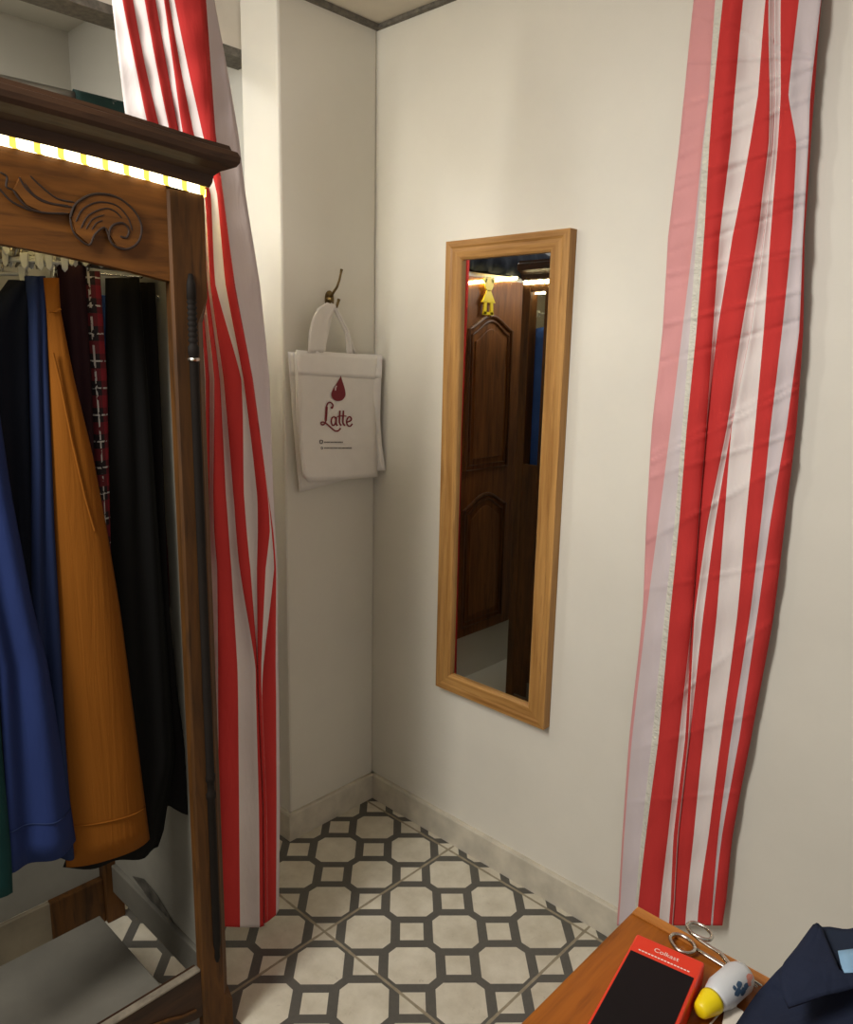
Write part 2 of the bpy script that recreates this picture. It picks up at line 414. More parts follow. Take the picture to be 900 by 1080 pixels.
# LED strip under the cornice, front (arched) and right side
def ledmat():
    b = NB('warm_led_strip'); o = b.obj(); sx = b.n('ShaderNodeSeparateXYZ'); b.put(sx.inputs[0], o)
    t = b.math('ADD', sx.outputs[0], sx.outputs[1])
    fr = b.math('ABSOLUTE', b.math('SUBTRACT', b.math('FRACT', b.math('DIVIDE', t, .036)), .5))
    hot = b.math('LESS_THAN', fr, .36)
    b.col(lin(230, 215, 120)); b.put(b.b.inputs['Emission Color'], b.mix(hot, lin(255, 214, 84), lin(255, 240, 190)))
    b.put(b.b.inputs['Emission Strength'], b.math('ADD', b.math('MULTIPLY', hot, LED), LED*.35)); return b.m
LED = 3.6
M['led'] = ledmat()
LED = 34.0
M['led2'] = ledmat()
def led():
    bm = bmesh.new(); N = 40; A, C, D, E_ = [], [], [], []
    for i in range(N+1):
        y = lerp(YR-.002, YLF+.002, i/N); z = 1.829+arch(y, .024)
        A.append(Vector((XF-.002, y, z))); C.append(Vector((XF+.006, y, z))); D.append(Vector((XF+.006, y, z+.014))); E_.append(Vector((XF-.002, y, z+.014)))
    grid(bm, [A, C, D, E_, A])
    return bm
obj('light_strip', led(), M['led'], W)
obj('light_strip', B(XB+.01, XF-.004, YR-.001, YR+.006, 1.828, 1.841), M['led2'], W)
inner = emit('inner_led', (255, 226, 150), 8)
obj('light_strip', B(XF-.05, XF-.032, YLF+.05, -.98, 1.80, 1.806), inner, W)
obj('light_strip', B(XB+.045, .25, -.932, -.920, 1.792, 1.798), emit('inner_side_fill', (255, 236, 190), 26), W)  # added fill strip, brightens the denim jacket from above
# bottom rail with worn lip and scalloped apron
def apron():
    bm = bmesh.new(); N = 40; L0, L1, H0, H1 = [], [], [], []
    for i in range(N+1):
        t = i/N; y = lerp(-.968, -1.977, t); e = min(t, 1-t)
        low = .075 + .05*math.sin(min(e/.12, 1)*math.pi/2)**2 + .015*math.cos(t*math.pi*6)
        L0.append(Vector((XF-.035, y, low))); L1.append(Vector((XF-.006, y, low))); H0.append(Vector((XF-.035, y, .205))); H1.append(Vector((XF-.006, y, .205)))
    grid(bm, [L0, H0, H1, L1, L0]); return bm
BRL = obj('bottom_rail', apron(), M['wdd'], W)
bm = bmesh.new()
pts = [Vector((XF-.004, lerp(-.985, -1.96, i/30), .105+.05*math.sin(min(min(i/30, 1-i/30)/.12, 1)*math.pi/2)**2+.012*math.cos(i/30*math.pi*6))) for i in range(31)]
tube(bm, pts, .004, 6); obj('rail_moulding', bm, M['wd'], BRL)
obj('worn_lip', B(XF-.024, XF-.005, -1.977, -.968, .205, .212), M['worn'], BRL, bevel=.003)
# feet curls
# side (right): low rail, lower panel, tall opening, upper panel, top rail
YS = YR-.012
obj('side_rail', B(XB+.04, XF-.022, YS-.02, YS+.004, .09, .172), M['dust'], W, bevel=.003)
obj('side_panel', B(XB+.04, .03, YS-.008, YS+.006, .17, 1.112), M['pale'], W)
def side_right():
    bm = bmesh.new(); box(bm, .03, XF-.022, YS-.008, YS-.002, .17, 1.83); return bm
SDP = obj('side_panel', side_right(), M['pale'], W)
bm = bmesh.new(); box(bm, XB+.04, XF-.022, YS-.001, YR-.001, 1.80, 1.845); box(bm, .03, .10, YS-.001, YR-.001, .17, 1.80); box(bm, .10, XF-.022, YS-.001, YR-.004, .17, 1.80); box(bm, XB+.04, .03, YS+.007, YR-.001, .10, 1.114)
obj('side_cladding', bm, M['wd'], W, bevel=.002)
bm = bmesh.new(); P = [hit(x, y, 1, YS-.010) for x, y in [(140, 924), (152, 927), (166, 944), (178, 964), (190, 984), (202, 1004), (193, 996), (181, 982), (166, 962), (152, 940)]]
prism(bm, P, (0, -.001, 0)); obj('scuff', bm, M['scuff'], SDP)
# left side panel
obj('side_panel', B(XB+.04, XF-.05, YLF+.006, YLF+.02, .1, 1.84), M['wd'], W)
# back panel and rear low rail, shelf
obj('back_panel', B(XB-.004, XB+.004, YLF+.02, -.945, .13, 1.86), M['pale'], W)
obj('rear_rail', B(XB+.004, XB+.026, -1.083, -.945, .0, .131), M['wd'], W, bevel=.002)
obj('rear_board', B(XB+.004, XB+.018, -2.0, -1.083, .0, .128), M['plank'], W)
bm = bmesh.new(); box(bm, .147, XF-.032, -2.03, -1.040, .17, .19); obj('shelf', bm, M['dust'], W, bevel=.003)
RZ = hit(10, 268, 0, .36).z
bm = bmesh.new(); tube(bm, [(.36, -2.04, RZ), (.36, -.90, RZ)], .011, 12); obj('clothes_rail', bm, M['rail'], W, smooth=True)

# ------------------------------------------------------------------ GARMENTS in the wardrobe
def garment(name, label, cat, xpl, keys, mat, folds=3, amp=.012, hem=0., thick=.006, stitch=None, group='clothes hanging in the wardrobe'):
    """keys: (py, left px, right px) of the cloth where it hangs in the upright plane x = xpl"""
    bm = bmesh.new(); y0, y1 = keys[0][0], keys[-1][0]; R, Cn = 34, 18; ph = random.random()*6
    P = []
    for i in range(R+1):
        t = i/R; py = lerp(y0, y1, t); a, c = sample(keys, py); row = []
        for j in range(Cn+1):
            s = j/Cn
            p = hit(lerp(a, c, s), py + hem*(1-s*1.0)*(t**6), 0, xpl)
            k = amp*(.25+.75*t)
            dx = k*math.sin(ph + s*math.pi*2*folds + t*1.3) - .35*k*math.cos(ph*2+s*math.pi*5*folds*.5+t*2)
            dx -= .016*(abs(2*s-1)**4)          # sides turn away
            row.append(p + Vector((dx, 0, 0)))
        P.append(row)
    grid(bm, P)
    o = obj(name, bm, mat, smooth=True, solid=thick); tag(o, label, cat, group)
    return o, P
def seam(o, P, i, mat, r=.0016):
    bm = bmesh.new(); tube(bm, [p + Vector((.0042, 0, 0)) for p in P[i]], r, 5); s = obj('hem_seam', bm, mat, o, smooth=True); return s

g1, P1 = garment('skirt', 'teal green skirt at the far left of the wardrobe, only its hem edge showing', 'skirt', .455,
    [(560, -120, -12), (700, -120, -3), (800, -120, 4), (900, -120, 13), (945, -120, 15)], M['teal'], 2, .008, 14)
g2, P2 = garment('skirt', 'royal blue A-line skirt in front of the rust orange one', 'skirt', .445,
    [(300, -70, -22), (440, -58, 2), (520, -44, 14), (640, -14, 37), (700, 0, 53), (800, 6, 70), (892, 12, 84)], M['royal'], 1.3, .010, 30)
seam(g2, P2, 32, M['blue'])
g3, P3 = garment('garment', 'midnight blue garment behind the royal blue skirt, slanting dark waist', 'garment', .405,
    [(296, 14, 38), (318, -2, 37), (345, -20, 36), (450, -20, 38), (560, -10, 40), (640, 0, 42), (860, 10, 62)], M['ink'], 2, .010)
g4, P4 = garment('skirt', 'narrow mid blue skirt hanging between the midnight blue garment and the rust orange skirt', 'skirt', .42,
    [(291, 31, 49), (330, 34, 50), (380, 35, 51), (480, 37, 55), (560, 36, 58), (640, 35, 63), (780, 40, 70), (905, 50, 80)], M['blue'], 1.2, .008)
g5, P5 = garment('skirt', 'rust orange corduroy A-line skirt hanging in the wardrobe', 'skirt', .43,
    [(293, 48, 63), (325, 52, 64), (400, 55, 80), (480, 57, 100), (560, 60, 115), (650, 65, 130), (780, 71, 147), (889, 75, 161)], M['rust'], .9, .007, 30)
seam(g5, P5, 32, M['rust'])
bm = bmesh.new(); tube(bm, [hit(x, y, 0, .437) for x, y in [(52, 328), (58, 329), (64, 326)]], .002, 5); obj('waistband', bm, M['rust'], g5)
bm = bmesh.new(); tube(bm, [hit(x, y, 0, .437) for x, y in [(56, 372), (64, 405), (76, 465), (90, 525), (100, 560)]], .0022, 5); obj('pleat', bm, M['rust'], g5)
g6, P6 = garment('dress', 'dark plum dress between the rust orange skirt and the red tartan cloth', 'dress', .385,
    [(280, 64, 92), (400, 70, 104), (600, 80, 112), (850, 96, 140)], M['plum'], 3, .010)
g7, P7 = garment('skirt', 'red tartan plaid skirt, a narrow strip beside the black dress', 'skirt', .39,
    [(286, 93, 107), (400, 99, 115), (500, 102, 117), (600, 105, 119), (760, 112, 128)], M['tartan'], .8, .004)
g8, P8 = garment('dress', 'long black dress right of the red tartan strip, hem swept under the orange skirt', 'dress', .395,
    [(293, 116, 150), (450, 117, 163), (650, 118, 178), (800, 118, 190), (880, 80, 178), (898, 72, 172)], M['black'], 2.2, .010, 22)
g9, P9 = garment('dress', 'soft black dress nearest the right post of the wardrobe', 'dress', .36,
    [(298, 146, 165), (450, 150, 173), (560, 156, 177), (650, 158, 182), (740, 162, 192), (800, 168, 203), (862, 172, 206)], M['black2'], 1.5, .008, -14)
g10, P10 = garment('garment', 'wine red garment, a thin sliver beside the pale side panel', 'garment', .33,
    [(318, 168, 180), (400, 170, 182), (520, 171, 183), (640, 168, 181)], M['wine'], 1, .004)
# denim seen through the side opening (in the wall mirror)
bm = bmesh.new(); P = []
for i in range(25):
    t = i/24; row = []
    for j in range(15):
        s = j/14; row.append(Vector((lerp(-.065, .20, s), -.958 + .012*math.sin(s*14+t*2)-.01*t, lerp(1.68, .55, t) - .05*abs(s-.5)*(1-t)**3)))
    P.append(row)
grid(bm, P); o = obj('jacket', bm, M['denim'], smooth=True, solid=.006)
tag(o, 'blue denim jacket inside the wardrobe, seen in the wall mirror', 'jacket', 'clothes hanging in the wardrobe')

# hangers on the rail
def hanger(y, x, ztop, width, ang, label):
    t = thing('clip_hanger', label, 'hanger', (x, y, ztop), 'clip hangers on the wardrobe rail')
    d = Vector((math.sin(ang), math.cos(ang), 0)); c = Vector((.36, y, RZ))
    bm = bmesh.new()
    hk = [c + Vector((0, 0, -.02)) + Vector((math.cos(a)*.0, 0, 0)) + d.cross(Vector((0, 0, 1)))*(.018*math.cos(a)) + Vector((0, 0, .022+.018*math.sin(a))) for a in [(-.6+k*.36)*1.0 for k in range(12)]]
    tube(bm, hk + [c+Vector((0, 0, -.02)), Vector((x, y, ztop+.018))], .0018, 6); obj('hook', bm, M['chrome'], t, smooth=True)
    bm = bmesh.new(); a = Vector((x, y, ztop+.018)); tube(bm, [a-d*width/2, a+d*width/2], .0032, 8); obj('bar', bm, M['clip'], t, smooth=True)
    for s in (-1, 1):
        bm = bmesh.new(); p = a + d*s*(width/2-.006)
        for k in (-1, 1):
            n = d.cross(Vector((0, 0, 1)))
            pts = [p + d*.009*w + n*k*(.003+.003*(h > .01)) + Vector((0, 0, .012-h)) for w, h in ((-.7, 0), (.7, 0), (.5, .022), (0, .027), (-.5, .022))]
            prism(bm, pts, n*k*.0025)
        obj('clip', bm, M['clip'], t, bevel=.0008)
    return t
hz = lambda px, py, x: hit(px, py, 0, x)
for (px, py, x, w, ang, lab) in [
    (56, 288, .43, .05, .35, 'pale clip hanger holding the rust orange skirt'),
    (40, 287, .42, .05, .5, 'pale clip hanger holding the narrow mid blue skirt'),
    (86, 280, .39, .06, .4, 'pale clip hanger over the dark plum dress'),
    (99, 284, .39, .04, .3, 'pale clip hanger holding the red tartan skirt'),
    (26, 284, .40, .07, .9, 'pale clip hanger above the midnight blue garment'),
    (12, 286, .38, .08, 1.0, 'pale clip hanger at the left end of the visible rail'),
    (20, 272, .40, .05, .2, 'small pale clip hanger high on the rail near the left edge'),
    (68, 283, .40, .045, .8, 'pale clip hanger just right of the rust orange skirt'),
    (4, 300, .36, .08, .7, 'pale clip hanger hanging low at the left edge of the photo'),
    ]:
    p = hz(px, py, x); hanger(p.y, x, p.z, w, ang, lab)
t = thing('clip_hanger', 'metal hanger with an orange tag beside the right post', 'hanger', hit(172, 318, 0, .35), 'clip hangers on the wardrobe rail')
bm = bmesh.new(); tube(bm, [hit(x, y, 0, .35) for x, y in [(166, 312), (170, 316), (176, 322), (182, 331), (181, 338)]], .003, 6); obj('hook', bm, M['chrome'], t, smooth=True)
bm = bmesh.new(); prism(bm, [hit(x, y, 0, .352) for x, y in [(174, 318), (178, 320), (184, 332), (181, 335), (177, 328)]], (.002, 0, 0)); obj('tag', bm, M['rust'], t)

hanger(-.955, .0, 1.70, .10, 1.5, 'pale clip hanger above the denim jacket, seen in the wall mirror')
# ------------------------------------------------------------------ CURTAINS
def curtain(name, label, rows, mats, offs, plane, nsub=5, bulge=.010, crease=True, hidden=None, creases=()):
    """rows: (py or list of py, boundary px list). Every stripe edge hangs on its own fold; offsets move it along the sight line toward the room."""
    nb = len(rows[0][1]); bm = bmesh.new()
    ys, xs = [], []
    for py, px in rows:
        ys.append(py if isinstance(py, list) else [py]*nb); xs.append(px)
    fine = []
    for k in range(len(rows)-1):
        span = ys[k+1][-1]-ys[k][-1]; n = max(3, int(abs(span)/2.5))
        for q in range(n): fine.append((k, q/n))
    fine.append((len(rows)-2, 1.0))
    P = []
    for fi, (k, t) in enumerate(fine):
        ka, kb, kc, kd = max(k-1, 0), k, k+1, min(k+2, len(rows)-1)
        bx = [crom(t, xs[ka][j], xs[kb][j], xs[kc][j], xs[kd][j])*.35 + .65*lerp(xs[kb][j], xs[kc][j], t) for j in range(nb)]
        by = [lerp(ys[kb][j], ys[kc][j], t) for j in range(nb)]
        for j in range(1, nb): bx[j] = max(bx[j], bx[j-1]+.05)
        row = []
        for j in range(nb-1):
            for s in range(nsub + (1 if j == nb-2 else 0)):
                f = s/nsub; px, py = lerp(bx[j], bx[j+1], f), lerp(by[j], by[j+1], f)
                p = plane(px, py)
                wd = min(1., (bx[j+1]-bx[j])/22.)
                o = lerp(offs[j], offs[j+1], f) + bulge*wd*math.sin(f*math.pi)*(1 if j % 2 else -.6)
                if crease: o += .0022*math.sin(py*.11 + px*.05) + .0018*math.sin(py*.047 - px*.11 + 1.3)
                for ck, sl, am in creases: o += 1.5*am*math.exp(-((py-ck+sl*(px-770))/2.0)**2)
                p = p + (CAM-p).normalized()*o
                if hidden: p = hidden(j + f, p)
                row.append(p)
        P.append(row)
    grid(bm, P, lambda i, j: min(j//nsub, nb-2) if False else mi[min(j//nsub, nb-2)])
    return obj(name, bm, mlist, smooth=True, solid=.0016)
mlist = [M['red'], M['white'], M['pink'], M['hem'], M['lilac']]
R_, W_, P_, H_, L_ = 0, 1, 2, 3, 4
# right curtain, hung against the right wall
rows = [(-130, [748, 771, 771, 778, 799, 824, 826, 832, 832, 838, 856, 881, 881]),
 (0, [732, 755, 755, 763, 784, 808, 811, 817, 817, 824, 843, 866, 866.2]),
 (100, [722, 748, 749, 753, 775, 800, 812, 818, 818, 824, 832, 855, 859]),
 (150, [717, 742, 743, 749, 771, 792, 811, 816, 816, 821, 840, 853, 855]),
 (200, [711, 737, 739, 746, 765, 783, 805, 811, 811, 817, 838, 850, 852]),
 (250, [705, 732, 735, 743, 759, 773, 799, 806, 806, 813, 835, 847, 848.5]),
 (350, [699, 720, 728, 735, 752, 757, 782, 792, 792, 806, 825, 843, 847]),
 (450, [688, 708, 720, 725, 745, 745.3, 767, 772, 772.3, 797, 813, 830, 840]),
 (550, [682, 695, 712, 717, 737, 737.3, 747, 755, 764, 787, 803, 813, 828]),
 (650, [678, 682, 701, 707, 730, 730.3, 733, 742, 756, 778, 791, 799, 816]),
 (780, [664, 667, 688, 695, 716, 723, 726, 727.5, 742, 761, 771, 780, 792]),
 (880, [657, 659, 677, 682, 705, 711, 715, 716, 732, 748, 758, 762, 773]),
 (950, [653, 655, 671, 674, 697, 708, 711, 712, 725, 738, 752, 754, 766]),
 (976, [651, 653, 669, 672, 695, 706, 709, 710, 723, 736, 750, 752, 762])]
mi = [P_, L_, H_, R_, W_, R_, W_, R_, W_, R_, L_, R_]
offs = [-.012, -.006, .014, .024, .019, .006, .022, .010, .015, .008, .021, .016, -.004]
rc = curtain('curtain', '', rows, mlist, offs, lambda px, py: hit(px, py, 1, -.030), creases=[(28, -.4, .003), (63, .05, .0035), (96, .3, .0035), (118, .5, -.003), (140, .45, .003), (172, .25, .0035), (180, .4, -.003), (222, .25, .004), (244, .35, -.003), (276, .2, .0035), (286, .25, .002), (325, .25, .004), (360, .3, -.003), (438, .5, .003), (446, .5, .004), (478, .3, .003), (522, .55, .004), (604, .2, .002), (690, .8, .003), (760, .3, .002), (836, .1, .002)])
tag(rc, 'red and white striped curtain hanging against the wall right of the mirror', 'curtain')
# left curtain, sweeping out from the header rail behind the wardrobe
NPL, KPL = (1, 0, .0), .28
rows = [(-60, [109, 119, 131, 143, 155, 165, 171, 176, 212, 212, 212, 217]),
 (0, [118, 129, 140, 152.5, 164, 173, 178, 184, 217, 217, 217, 226]),
 (70, [126, 143, 153, 165, 176, 183, 190, 198, 222, 222, 222, 239]),
 (140, [136, 158, 169.7, 179.5, 189, 193, 204, 213.7, 227, 227, 227, 251]),
 (205, [180, 190, 198, 205, 211, 216, 222, 229, 235, 235.2, 235.4, 259]),
 (300, [205, 209, 212, 215, 219, 222, 227, 238, 247.5, 247.6, 247.7, 274]),
 (400, [212, 217, 221, 226, 232, 236, 254.5, 257, 266.4, 266.5, 266.6, 284]),
 (520, [214, 217, 221, 225, 238, 246, 257, 271, 281.8, 282, 282.2, 288]),
 (560, [214, 217, 221, 226, 241, 249, 260, 272, 284.5, 286.5, 288, 290]),
 (600, [214, 217, 221, 229, 244, 253, 264, 271, 280, 289, 291, 292.5]),
 (700, [214, 217, 221, 230, 250, 269, 271.8, 272, 275.5, 278, 290.5, 293]),
 (735, [214, 217, 221, 230, 251, 270, 272.9, 273, 276, 276.3, 291, 294]),
 (850, [214, 217, 222, 231, 252, 273, 277.9, 278, 281, 281.2, 291.5, 295]),
 ([975, 975, 976, 977, 978, 978, 976, 974, 972, 972, 965, 960], [216, 219, 224, 234, 253, 274, 278.9, 279, 282, 282.2, 291, 294])]
mi = [W_, R_, W_, R_, P_, R_, W_, R_, W_, R_, L_]
mi[4] = W_
offs = [.0, .018, .0, .02, .0, .016, .010, .018, .018, .018, .016, -.01]
def hid(u, p):
    # the gathered left part slips off the wardrobe's top corner and hangs beside its flank
    if p.z < 1.975: p.y = max(p.y, -.842+.004*math.sin(u*5+p.z*3))
    return p
lc = curtain('curtain', '', rows, mlist, offs, lambda px, py: hitp(px, py, NPL, KPL), hidden=hid)
tag(lc, 'red and white striped curtain drooping between the wardrobe and the narrow white wall', 'curtain')

bm = bmesh.new(); P = []
for i in range(41):
    z = lerp(2.02, .06, i/40); P.append([Vector((lerp(-.205, -.165, j/8), -.655+.012*math.sin(j*1.6+z*2), z)) for j in range(9)])
grid(bm, P); o = obj('curtain', bm, M['red'], smooth=True, solid=.0016); tag(o, 'folded red curtain edge at the left rim of the wall mirror reflection', 'curtain')
# ------------------------------------------------------------------ MIRROR on the right wall
MX0, MX1, MZ0, MZ1 = .32, .7297, .5312, 1.8585
IX0, IX1, IZ0, IZ1 = .374, .669, .582, 1.808
mr = thing('wall_mirror', 'tall narrow mirror in a plain oak frame on the white wall', 'mirror', (.525, 0, .53))
def frame():
    bm = bmesh.new()
    prof = [(0, -.001), (0, -.026), (.004, -.030), (.30, -.030), (.42, -.027), (.60, -.0275), (.9, -.026), (1., -.022), (1., -.011)]
    O = [(MX0, MZ0), (MX1, MZ0), (MX1, MZ1), (MX0, MZ1)]; I = [(IX0, IZ0), (IX1, IZ0), (IX1, IZ1), (IX0, IZ1)]
    for k in range(4):
        a, c = k, (k+1) % 4
        P = [[Vector((lerp(O[e][0], I[e][0], s), y, lerp(O[e][1], I[e][1], s))) for s, y in prof] for e in (a, c)]
        grid(bm, P, 1 if k % 2 == 0 else 0)
    return bm
obj('frame', frame(), [M['oak'], M['oakh']], mr)
obj('glass', B(IX0-.006, IX1+.006, -.013, -.009, IZ0-.006, IZ1+.006), M['mirror'], mr)

# ------------------------------------------------------------------ HOOK and TOTE BAGS on the left wall
hk = thing('coat_hook', 'small tarnished brass double coat hook above the white tote bags', 'hook', hit(350, 320, 0, 0))
c = hit(347, 316, 0, .0)
bm = bmesh.new()
P = [Vector((0.0005, c.y+.016*math.cos(a)*1., c.z+.026*math.sin(a))) for a in [2*math.pi*k/20 for k in range(20)]]
prism(bm, P, (.004, 0, 0)); lathe(bm, (.004, c.y, c.z), (1, 0, 0), [(0, .012), (.006, .010), (.012, .007)], 16); obj('back_plate', bm, M['brass'], hk)
bm = bmesh.new()
up = [(349, 313, .01), (352, 308, .022), (355.5, 303, .034), (358, 296, .042), (359.5, 289, .046), (360.5, 284, .046)]
tube(bm, [hit(x, y, 0, d) for x, y, d in up], [.004, .004, .0036, .0032, .0032, .0045], 10)
obj('upper_prong', bm, M['brass'], hk, smooth=True)
bm = bmesh.new()
lo = [(349, 317, .01), (350, 322, .022), (352.5, 326, .036), (355, 324, .046), (357, 318, .05), (357.6, 315.5, .05)]
tube(bm, [hit(x, y, 0, d) for x, y, d in lo], [.0045, .0045, .004, .004, .0042, .005], 10)
obj('lower_prong', bm, M['brass'], hk, smooth=True)

def bagsurf(xb, seed):
    return lambda px, py: xb + .0035*math.sin((px-300)*.075+seed) + .003*math.sin((py-360)*.05+seed*2+(px-300)*.02)
def tote(label, xb, keys, bot, straps, seed, group):
    t = thing('tote_bag', label, 'bag', hit(356, 505, 0, xb), group); f0 = bagsurf(xb, seed)
    f = (lambda px, py: f0(px, py) + max(0, px-394)*.0028) if xb < .035 else f0
    def panel(k2, R=26, Cn=16):
        P = []; y0, y1 = k2[0][0], k2[-1][0]
        for i in range(R+1):
            tt = i/R; py = lerp(y0, y1, tt); a, c_ = sample(k2, py); row = []
            for j in range(Cn+1):
                s = j/Cn; px = lerp(a, c_, s); pyy = py + lerp(bot[0], bot[1], s)*tt**5 + lerp(0, bot[2], s)*(1-tt)
                row.append(hit(px, pyy, 0, f(px, pyy)))
            P.append(row)
        return P
    bm = bmesh.new(); P = panel(keys); grid(bm, P); BDY = obj('body', bm, M['tote'], t, smooth=True, solid=.003, off=0)
    bm = bmesh.new(); grid(bm, [[p+Vector((.0022, 0, 0)) for p in r] for r in P[:6]]); obj('top_hem', bm, M['totehem'], BDY, smooth=True, solid=.0008)
    for st in straps:
        bm = bmesh.new(); rows_ = []
        for i in range(len(st)-1):
            for q in range(4):
                u = q/4; a = [lerp(m_, n_, u) for m_, n_ in zip(st[i], st[i+1])]; rows_.append(a)
        rows_.append(st[-1])
        Pg = []
        for py0, x0, py1, x1, d in rows_:
            Pg.append([hit(lerp(x0, x1, s/6), lerp(py0, py1, s/6), 0, d+.002*math.sin(s/6*math.pi*3)) for s in range(7)])
        grid(bm, Pg); obj('handle', bm, M['tote'], t, smooth=True, solid=.0012)
    return t, f
G = 'white tote bags on the coat hook'
tote('rearmost white tote bag, its lower left corner hanging lowest', .010,
     [(371, 304, 402), (440, 309, 400), (480, 313, 399), (500, 316, 397)], (19, -3, 3),
     [[(371, 329, 371, 340, .018), (345, 333, 345, 346, .024), (330, 338, 331, 350, .03), (322, 343, 323, 353, .034)]], 0.4, G)
tote('middle white tote bag, its right edge jutting out to the corner', .027,
     [(372, 309, 403), (400, 312, 402), (440, 313, 401), (470, 316, 403), (500, 320, 407)], (4, -4, 3),
     [[(372, 330, 372, 342, .03), (345, 332, 345, 348, .034), (330, 336, 331, 351, .036), (321, 343, 322, 354, .04)],
      [(321, 349, 323, 354, .04), (335, 356, 333, 360, .038), (350, 363, 349, 368, .034), (374, 369, 374, 376, .03)]], 1.7, G)
tb, fs = tote('front white tote bag printed with a maroon drop and script lettering', .040,
     [(369, 312.5, 400), (420, 314.5, 396.5), (470, 316, 397), (497, 319, 398), (505, 325, 398)], (3, -2, 6),
     [[(372, 325, 372, 343, .043), (350, 326, 350, 345, .046), (335, 330, 336, 348, .048), (325, 335, 328, 352, .048), (319, 345, 322, 355, .046)],
      [(319, 349, 323, 355, .046), (335, 356.5, 333, 360, .048), (350, 364, 349, 368, .046), (376, 366, 376, 373, .043)]], 3.0, G)
def zp(x, y):
    px, py = 320+x/9.81, 380+y/9.81; return hit(px, py, 0, fs(px, py)+.0034)
def smoothpts(pts, n=5):
    P = [Vector((a, c_, 0)) for a, c_ in pts]; Q = []
    for i in range(len(P)-1):
        a, b_, c_, d = P[max(i-1, 0)], P[i], P[i+1], P[min(i+2, len(P)-1)]
        for k in range(n): Q.append(crom(k/n, a, b_, c_, d))
    return Q + [P[-1]]
def stroke(bm, pts, w, f=zp, sm=True):
    Q = smoothpts(pts) if sm else [Vector((a, c_, 0)) for a, c_ in pts]
    A, C_ = [], []
    for i, q in enumerate(Q):
        t = (Q[min(i+1, len(Q)-1)]-Q[max(i-1, 0)]); t = t.normalized() if t.length else Vector((1, 0, 0)); n = Vector((-t.y, t.x, 0))*w/2
        A.append(f(q.x+n.x, q.y+n.y)); C_.append(f(q.x-n.x, q.y-n.y))
    grid(bm, [A, C_])
bm = bmesh.new()
drop = smoothpts([(388, 158), (372, 195), (345, 240), (308, 300), (291, 350), (300, 390), (330, 416), (364, 422), (402, 412), (430, 380), (438, 345), (426, 280), (405, 215), (388, 158)], 4)[:-1]
cc = zp(364, 340); rim = [bm.verts.new(zp(q.x, q.y)) for q in drop]; cv = bm.verts.new(cc)
for i in range(len(rim)): bm.faces.new((cv, rim[i], rim[(i+1) % len(rim)]))
DRP = obj('printed_drop', bm, M['maroon'], tb)
bm = bmesh.new(); stroke(bm, [(343, 262), (333, 285), (331, 312)], 13, lambda x, y: zp(x, y)+Vector((.0006, 0, 0))); obj('drop_highlight', bm, M['hil'], DRP)
bm = bmesh.new()
stroke(bm, [(296, 492), (308, 468), (290, 440), (262, 440), (244, 470), (238, 540), (236, 600), (228, 645), (205, 668), (186, 660), (188, 642), (212, 640), (245, 660), (285, 695), (325, 728), (360, 730), (388, 702)], 15)
stroke(bm, [(243, 480), (238, 560), (234, 625)], 24)
stroke(bm, [(338, 600), (318, 585), (296, 600), (290, 635), (300, 670), (322, 668), (340, 640)], 15); stroke(bm, [(341, 585), (340, 650), (354, 678)], 17)
stroke(bm, [(380, 520), (376, 600), (376, 650), (394, 676)], 17); stroke(bm, [(416, 520), (412, 600), (412, 650), (432, 676)], 17); stroke(bm, [(352, 582), (400, 576), (446, 578)], 12)
stroke(bm, [(452, 640), (488, 626), (498, 604), (480, 584), (458, 602), (448, 640), (462, 676), (488, 680), (508, 656)], 15)
stroke(bm, [(285, 485), (298, 495), (306, 482)], 16)
obj('printed_wordmark', bm, M['maroon'], tb)
bm = bmesh.new()
stroke(bm, [(172, 828), (196, 828), (200, 845), (192, 860), (176, 858), (172, 828)], 9); stroke(bm, [(180, 905), (196, 898), (200, 915), (184, 920)], 7)
x = 218
while x < 412: stroke(bm, [(x, 848), (x+9, 848)], 12, sm=False); x += 13
x = 218
while x < 494: stroke(bm, [(x, 908), (x+9, 908)], 12, sm=False); x += 13
obj('printed_contact_lines', bm, M['printgrey'], tb)

# ------------------------------------------------------------------ CUBICLE BEHIND: door, sign, draped cloths, rail
XD = -.38
dr = thing('panelled_door', 'carved brown two-panel door with arched mouldings and a light strip, seen in the wall mirror', 'door', (XD, -1.08, .25))
bm = bmesh.new(); box(bm, XD-.02, XD, -1.44, -.87, .25, 1.88); LEAF = obj('leaf', bm, M['wdoor'], dr, bevel=.004)
def arched(y0, y1, z0, z1, h, inv=False):
    P = []
    P += [(y0, z0), (y1, z0)] if not inv else []
    n = 14
    if inv:
        for k in range(n+1):
            s = k/n; P.append((lerp(y0, y1, s), z0 - h*math.sin(s*math.pi)**1.5))
    for k in range(n+1):
        s = k/n; P.append((lerp(y1, y0, s), z1 + h*math.sin(s*math.pi)**1.5))
    return P
for (z0, z1, inv) in ((1.04, 1.66, False), (.30, .86, False)):
    bm = bmesh.new()
    for gap, r in ((0, .009), (.022, .006)):
        pts = [Vector((XD+.002, y, z)) for y, z in arched(-1.225+gap, -.925-gap, z0+gap, z1-gap, .06)]
        tube(bm, pts, r, 8, closed=True)
    obj('moulding', bm, M['wdoord'], LEAF)
    bm = bmesh.new(); P = [Vector((XD, y, z)) for y, z in arched(-1.18, -.97, z0+.05, z1-.05, .055)]; prism(bm, P, (.006, 0, 0)); obj('raised_panel', bm, M['wdoor'], LEAF, bevel=.004)
ledd = emit('door_led', (255, 236, 170), 42)
bm = bmesh.new(); prism(bm, [Vector((XD, -.875, 1.838)), Vector((XD, -1.245, 1.890)), Vector((XD, -1.245, 1.902)), Vector((XD, -.875, 1.850))], (.006, 0, 0)); obj('light_strip', bm, ledd, dr)
